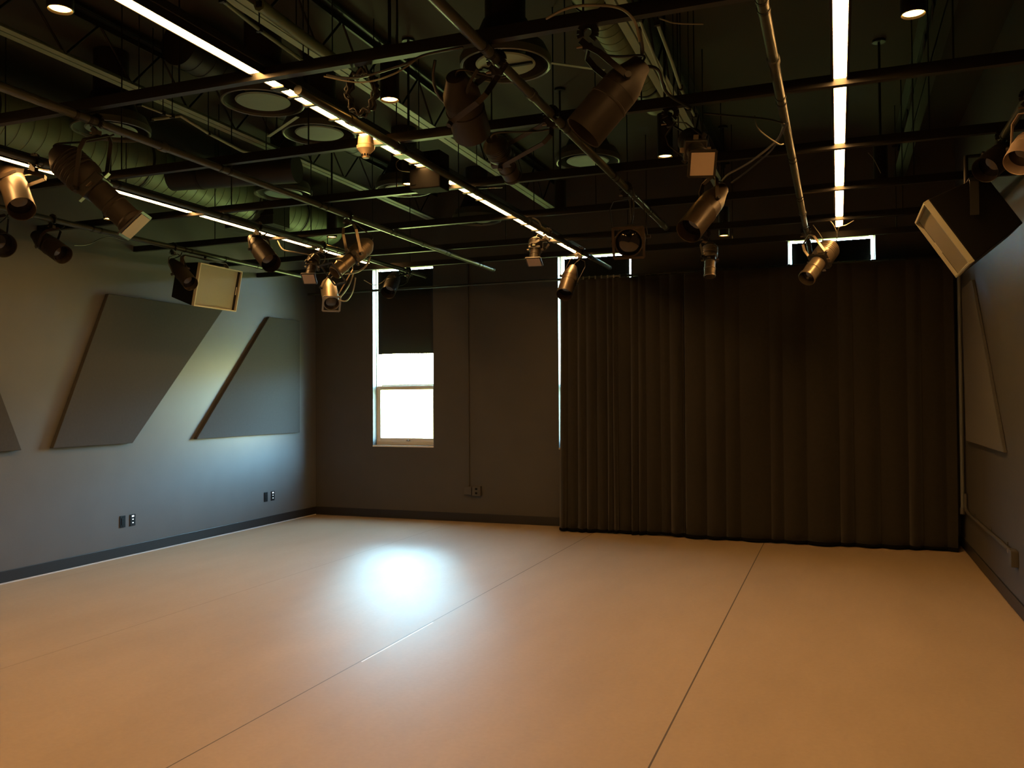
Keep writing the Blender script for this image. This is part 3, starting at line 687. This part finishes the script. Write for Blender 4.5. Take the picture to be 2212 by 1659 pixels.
# ------------------------------------------------------------------ loudspeakers
def speaker(c, sgn, wd, hh, dp, tilt, label, pipex, m_g='grille'):
    """c centre of the front; faces +x (sgn 1) or -x (sgn -1), tipped down"""
    c = Vector(c); ct, st = math.cos(tilt), math.sin(tilt)
    nrm = Vector((sgn*ct, 0, -st)); up = Vector((sgn*st, 0, ct)); sd = Vector((0, 1, 0))
    t = thing('loudspeaker', label, 'loudspeaker', c-nrm*dp/2)
    # cabinet tapering to the back
    f = [c+sd*a*wd/2+up*b*hh/2 for a, b in ((-1, -1), (1, -1), (1, 1), (-1, 1))]
    bk = [c-nrm*dp+sd*a*wd*.36+up*b*hh*.40 for a, b in ((-1, -1), (1, -1), (1, 1), (-1, 1))]
    f2 = [p-nrm*.02 for p in f]
    MB().add(f2+bk, [(3, 2, 1, 0), (4, 5, 6, 7), (0, 1, 5, 4), (1, 2, 6, 5), (2, 3, 7, 6), (3, 0, 4, 7)]).build('cabinet', 'spk', t, bevel=.006)
    g = MB(); k = .014
    g.obox(c-nrm*.002+up*(hh/2-k/2), (sd, up, nrm), (wd, k, .035)); g.obox(c-nrm*.002-up*(hh/2-k/2), (sd, up, nrm), (wd, k, .035))
    g.obox(c-nrm*.002+sd*(wd/2-k/2), (sd, up, nrm), (k, hh-2*k, .035)); g.obox(c-nrm*.002-sd*(wd/2-k/2), (sd, up, nrm), (k, hh-2*k, .035))
    g.build('rim', 'spk_rim', t, bevel=.002)
    gr = MB().obox(c-nrm*.010-sd*.02, (sd, up, nrm), (wd-2*k-.045, hh-2*k, .012)).build('grille', m_g, t)
    MB().obox(c-nrm*.012+sd*(wd/2-.03), (sd, up, nrm), (.03, hh-2*k, .008)).build('trim', 'spk', t)
    MB().obox(c-nrm*.006+sd*(wd/2-.034)+up*.0, (sd, up, nrm), (.010, .085, .004)).build('badge', 'white_tag', t)
    # U bracket round the cabinet up to the pipe
    m0 = c-nrm*dp*.45; g = MB(); top = Vector((m0.x, m0.y, c.z+hh/2+.09)); w2 = wd/2+.015
    pts = [m0-sd*w2, Vector((top.x, m0.y-w2, top.z-.03)), Vector((top.x, m0.y-w2+.04, top.z)), Vector((top.x, m0.y+w2-.04, top.z)), Vector((top.x, m0.y+w2, top.z-.03)), m0+sd*w2]
    for a, b in zip(pts[:-1], pts[1:]): g.bar(a, b, .05, .006, up=(0, 1, 0) if abs((b-a).normalized().y) < .5 else (0, 0, 1))
    g.build('bracket', 'bracket' if sgn > 0 else 'strut', t)
    MB().cyl(top, (top.x, top.y, max(top.z+.02, BZ-.01)), .014, 10).bar((top.x, top.y, BZ-.015), (pipex, top.y, BZ-.015), .04, .012).build('hanger', 'strut', t)
    return t
speaker(at(471, 622, 0, -6.13), 1, .66, .45, .38, .20, 'square pale fronted loudspeaker hung before the left wall', -6.25)
speaker(at(2036, 520, 0, .66), -1, .66, .48, .38, .56, 'tilted loudspeaker near the right wall above the drape corner', .95, mat('grille_tan', (.20, .165, .11), .6, noise=.1, scale=120))

# ------------------------------------------------------------------ loose cables on the grid
def cable(pts, label, m='cable', r=.006, sag=0.0):
    P = [at(a, b, 1, Y) for a, b, Y in pts]; out = []
    n = len(P)
    for k in range(n-1):
        p0 = P[max(k-1, 0)]; p1 = P[k]; p2 = P[k+1]; p3 = P[min(k+2, n-1)]
        for q in range(8):
            u = q/8; out.append(.5*((2*p1)+(p2-p0)*u+(2*p0-5*p1+4*p2-p3)*u*u+(3*p1-p0-3*p2+p3)*u**3))
    out.append(P[-1])
    o = MB().tube(out, r, 6).build('power_cable', m, org=P[0]); tag(o, label, 'cable'); return o
cable([(706, 162, 3.47), (770, 168, 3.47), (870, 140, 3.45), (920, 118, 3.46), (1000, 102, 3.46)], 'black cable sagging along the nearest cross channel')
cable([(700, 165, 3.47), (780, 178, 3.42), (850, 160, 3.42), (900, 128, 3.46)], 'second black cable sagging below the nearest cross channel', 'cable_grey', .004)
cable([(1180, 40, 3.45), (1240, 14, 3.4), (1330, 15, 3.4), (1370, 45, 3.45), (1382, 90, 3.5)], 'looped shiny black cable above the large snoot spotlight', 'cable_grey', .006)
cable([(1425, 40, 3.5), (1460, 50, 3.5), (1520, 52, 3.5)], 'thin cable right of the joist at the top edge', 'cable_grey', .003)
cable([(1380, 60, 3.6), (1388, 110, 3.7), (1380, 140, 3.7), (1420, 150, 3.8), (1440, 200, 4.0), (1490, 232, 4.5)], 'cable bundle running from the snoot light to the dark spotlight', 'cable', .008)
cable([(1695, 255, 5.0), (1680, 300, 5.2), (1620, 350, 5.5), (1575, 375, 5.7), (1560, 390, 5.8)], 'shiny cable draped from the thick pipe to the bronze spotlight', 'cable_grey', .007)
cable([(1700, 265, 5.0), (1670, 320, 5.2), (1620, 365, 5.5), (1580, 395, 5.7)], 'second cable draped from the thick pipe to the bronze spotlight', 'cable', .006)
cable([(1520, 245, 4.6), (1580, 250, 4.7), (1660, 258, 4.9), (1695, 268, 5.0)], 'thin cable spanning to the thick pipe', 'cable', .005)
cable([(1630, 250, 4.9), (1640, 280, 4.9), (1680, 310, 4.95), (1692, 311, 5.0)], 'short cable dangling beside the thick pipe', 'cable_grey', .004)
cable([(600, 520, 7.0), (612, 540, 7.0), (640, 545, 7.1), (665, 550, 7.2), (672, 558, 7.3)], 'pale cable drooping between two spotlights under the left strip light', 'cable_grey', .007)
cable([(764, 590, 6.9), (756, 612, 6.9), (745, 630, 7.1), (735, 642, 7.5)], 'pale cable looping down to the gold lit fresnel', 'cable_grey', .007)
cable([(768, 600, 6.9), (762, 630, 7.0), (748, 650, 7.3), (732, 648, 7.6)], 'second pale cable looping down to the gold lit fresnel', 'cable_grey', .007)
cable([(786, 605, 8.5), (805, 615, 8.6), (822, 612, 8.7), (836, 600, 9.0)], 'thin cable crossing the slit of the bright window', 'cable_grey', .004)
cable([(745, 592, 6.4), (770, 588, 6.3), (790, 575, 6.3), (800, 555, 6.35)], 'silver cable below the worn ellipsoidal spotlight', 'cable_grey', .008)
cable([(872, 338, 5.32), (856, 352, 5.3), (864, 368, 5.3), (900, 372, 5.34)], 'small cable loop left of the black square box', 'cable_grey', .003)
cable([(955, 400, 5.9), (985, 408, 6.2), (1085, 405, 5.9)], 'thin cable sagging right of the black square box', 'cable', .004)
cable([(1150, 470, 7.0), (1165, 480, 7.2), (1170, 500, 7.4)], 'bent cable above the upright ellipsoidal spotlight', 'cable_grey', .007)
cable([(1180, 506, 7.6), (1200, 508, 7.9), (1213, 520, 8.1), (1212, 524, 8.3)], 'thin wire loop at the end of the middle strip light', 'cable_grey', .004)
cable([(1367, 405, 6.2), (1369, 440, 6.2), (1366, 470, 6.2), (1360, 496, 6.25)], 'cable dropping into the square framed fresnel', 'cable', .007)
cable([(1788, 472, 8.2), (1800, 486, 8.3), (1808, 505, 8.4), (1806, 522, 8.5)], 'pale wire rising from the silver spotlight', 'cable_grey', .005)
cable([(1845, 476, 8.2), (1828, 486, 8.3), (1812, 492, 8.4), (1808, 515, 8.5)], 'thin wire branching right above the silver spotlight', 'cable_grey', .004)
cable([(1756, 486, 8.3), (1770, 505, 8.4), (1782, 525, 8.45)], 'thin wire from the thick pipe to the silver spotlight', 'cable_grey', .004)
cable([(40, 335, 4.2), (30, 355, 4.2), (30, 380, 4.25), (60, 378, 4.3), (95, 375, 4.5)], 'wire looping off the leftmost strip light', 'cable_grey', .004)
cable([(160, 530, 5.4), (190, 528, 5.6), (230, 512, 5.9), (270, 520, 6.2)], 'thin cable swagging across the left wall top', 'cable', .005)
cable([(940, 130, 3.7), (936, 170, 3.75), (950, 210, 3.85), (985, 240, 4.0)], 'looped dark cable left of the large dark spotlight', 'cable', .008)
cable([(1032, 150, 3.6), (1012, 185, 3.65), (1006, 225, 3.75), (1010, 232, 3.8)], 'bronze cable hanging over the large dark spotlight', 'brown', .008)
cable([(1875, 330, 6.9), (1888, 345, 7.0), (1903, 375, 7.3)], 'thin safety wire to the farther right downlight', 'cable_grey', .003)

# coil of cable hung from the nearest cross channel
cc = at(782, 200, 1, 3.56); pts = []
for k in range(150):
    a = k/150*2*PI*5; rr = .075+.012*math.sin(k*1.7); pts.append(cc+Vector((math.cos(a)*rr, .02*math.sin(k*.37), math.sin(a)*rr*1.35)))
pts.append(Vector((cc.x+.03, 3.53, BZ+.02)))
t = thing('cable_coil', 'black coil of cable hung between the smoke detector and the foreground downlight', 'cable', cc)
MB().tube(pts, .007, 6).build('coil', 'cable', t)
MB().tube([cc+Vector((0, 0, .10)), cc+Vector((0, -.01, .2)), (cc.x, 3.52, BZ+.03)], .006, 6).build('tie', 'cable_grey', t)
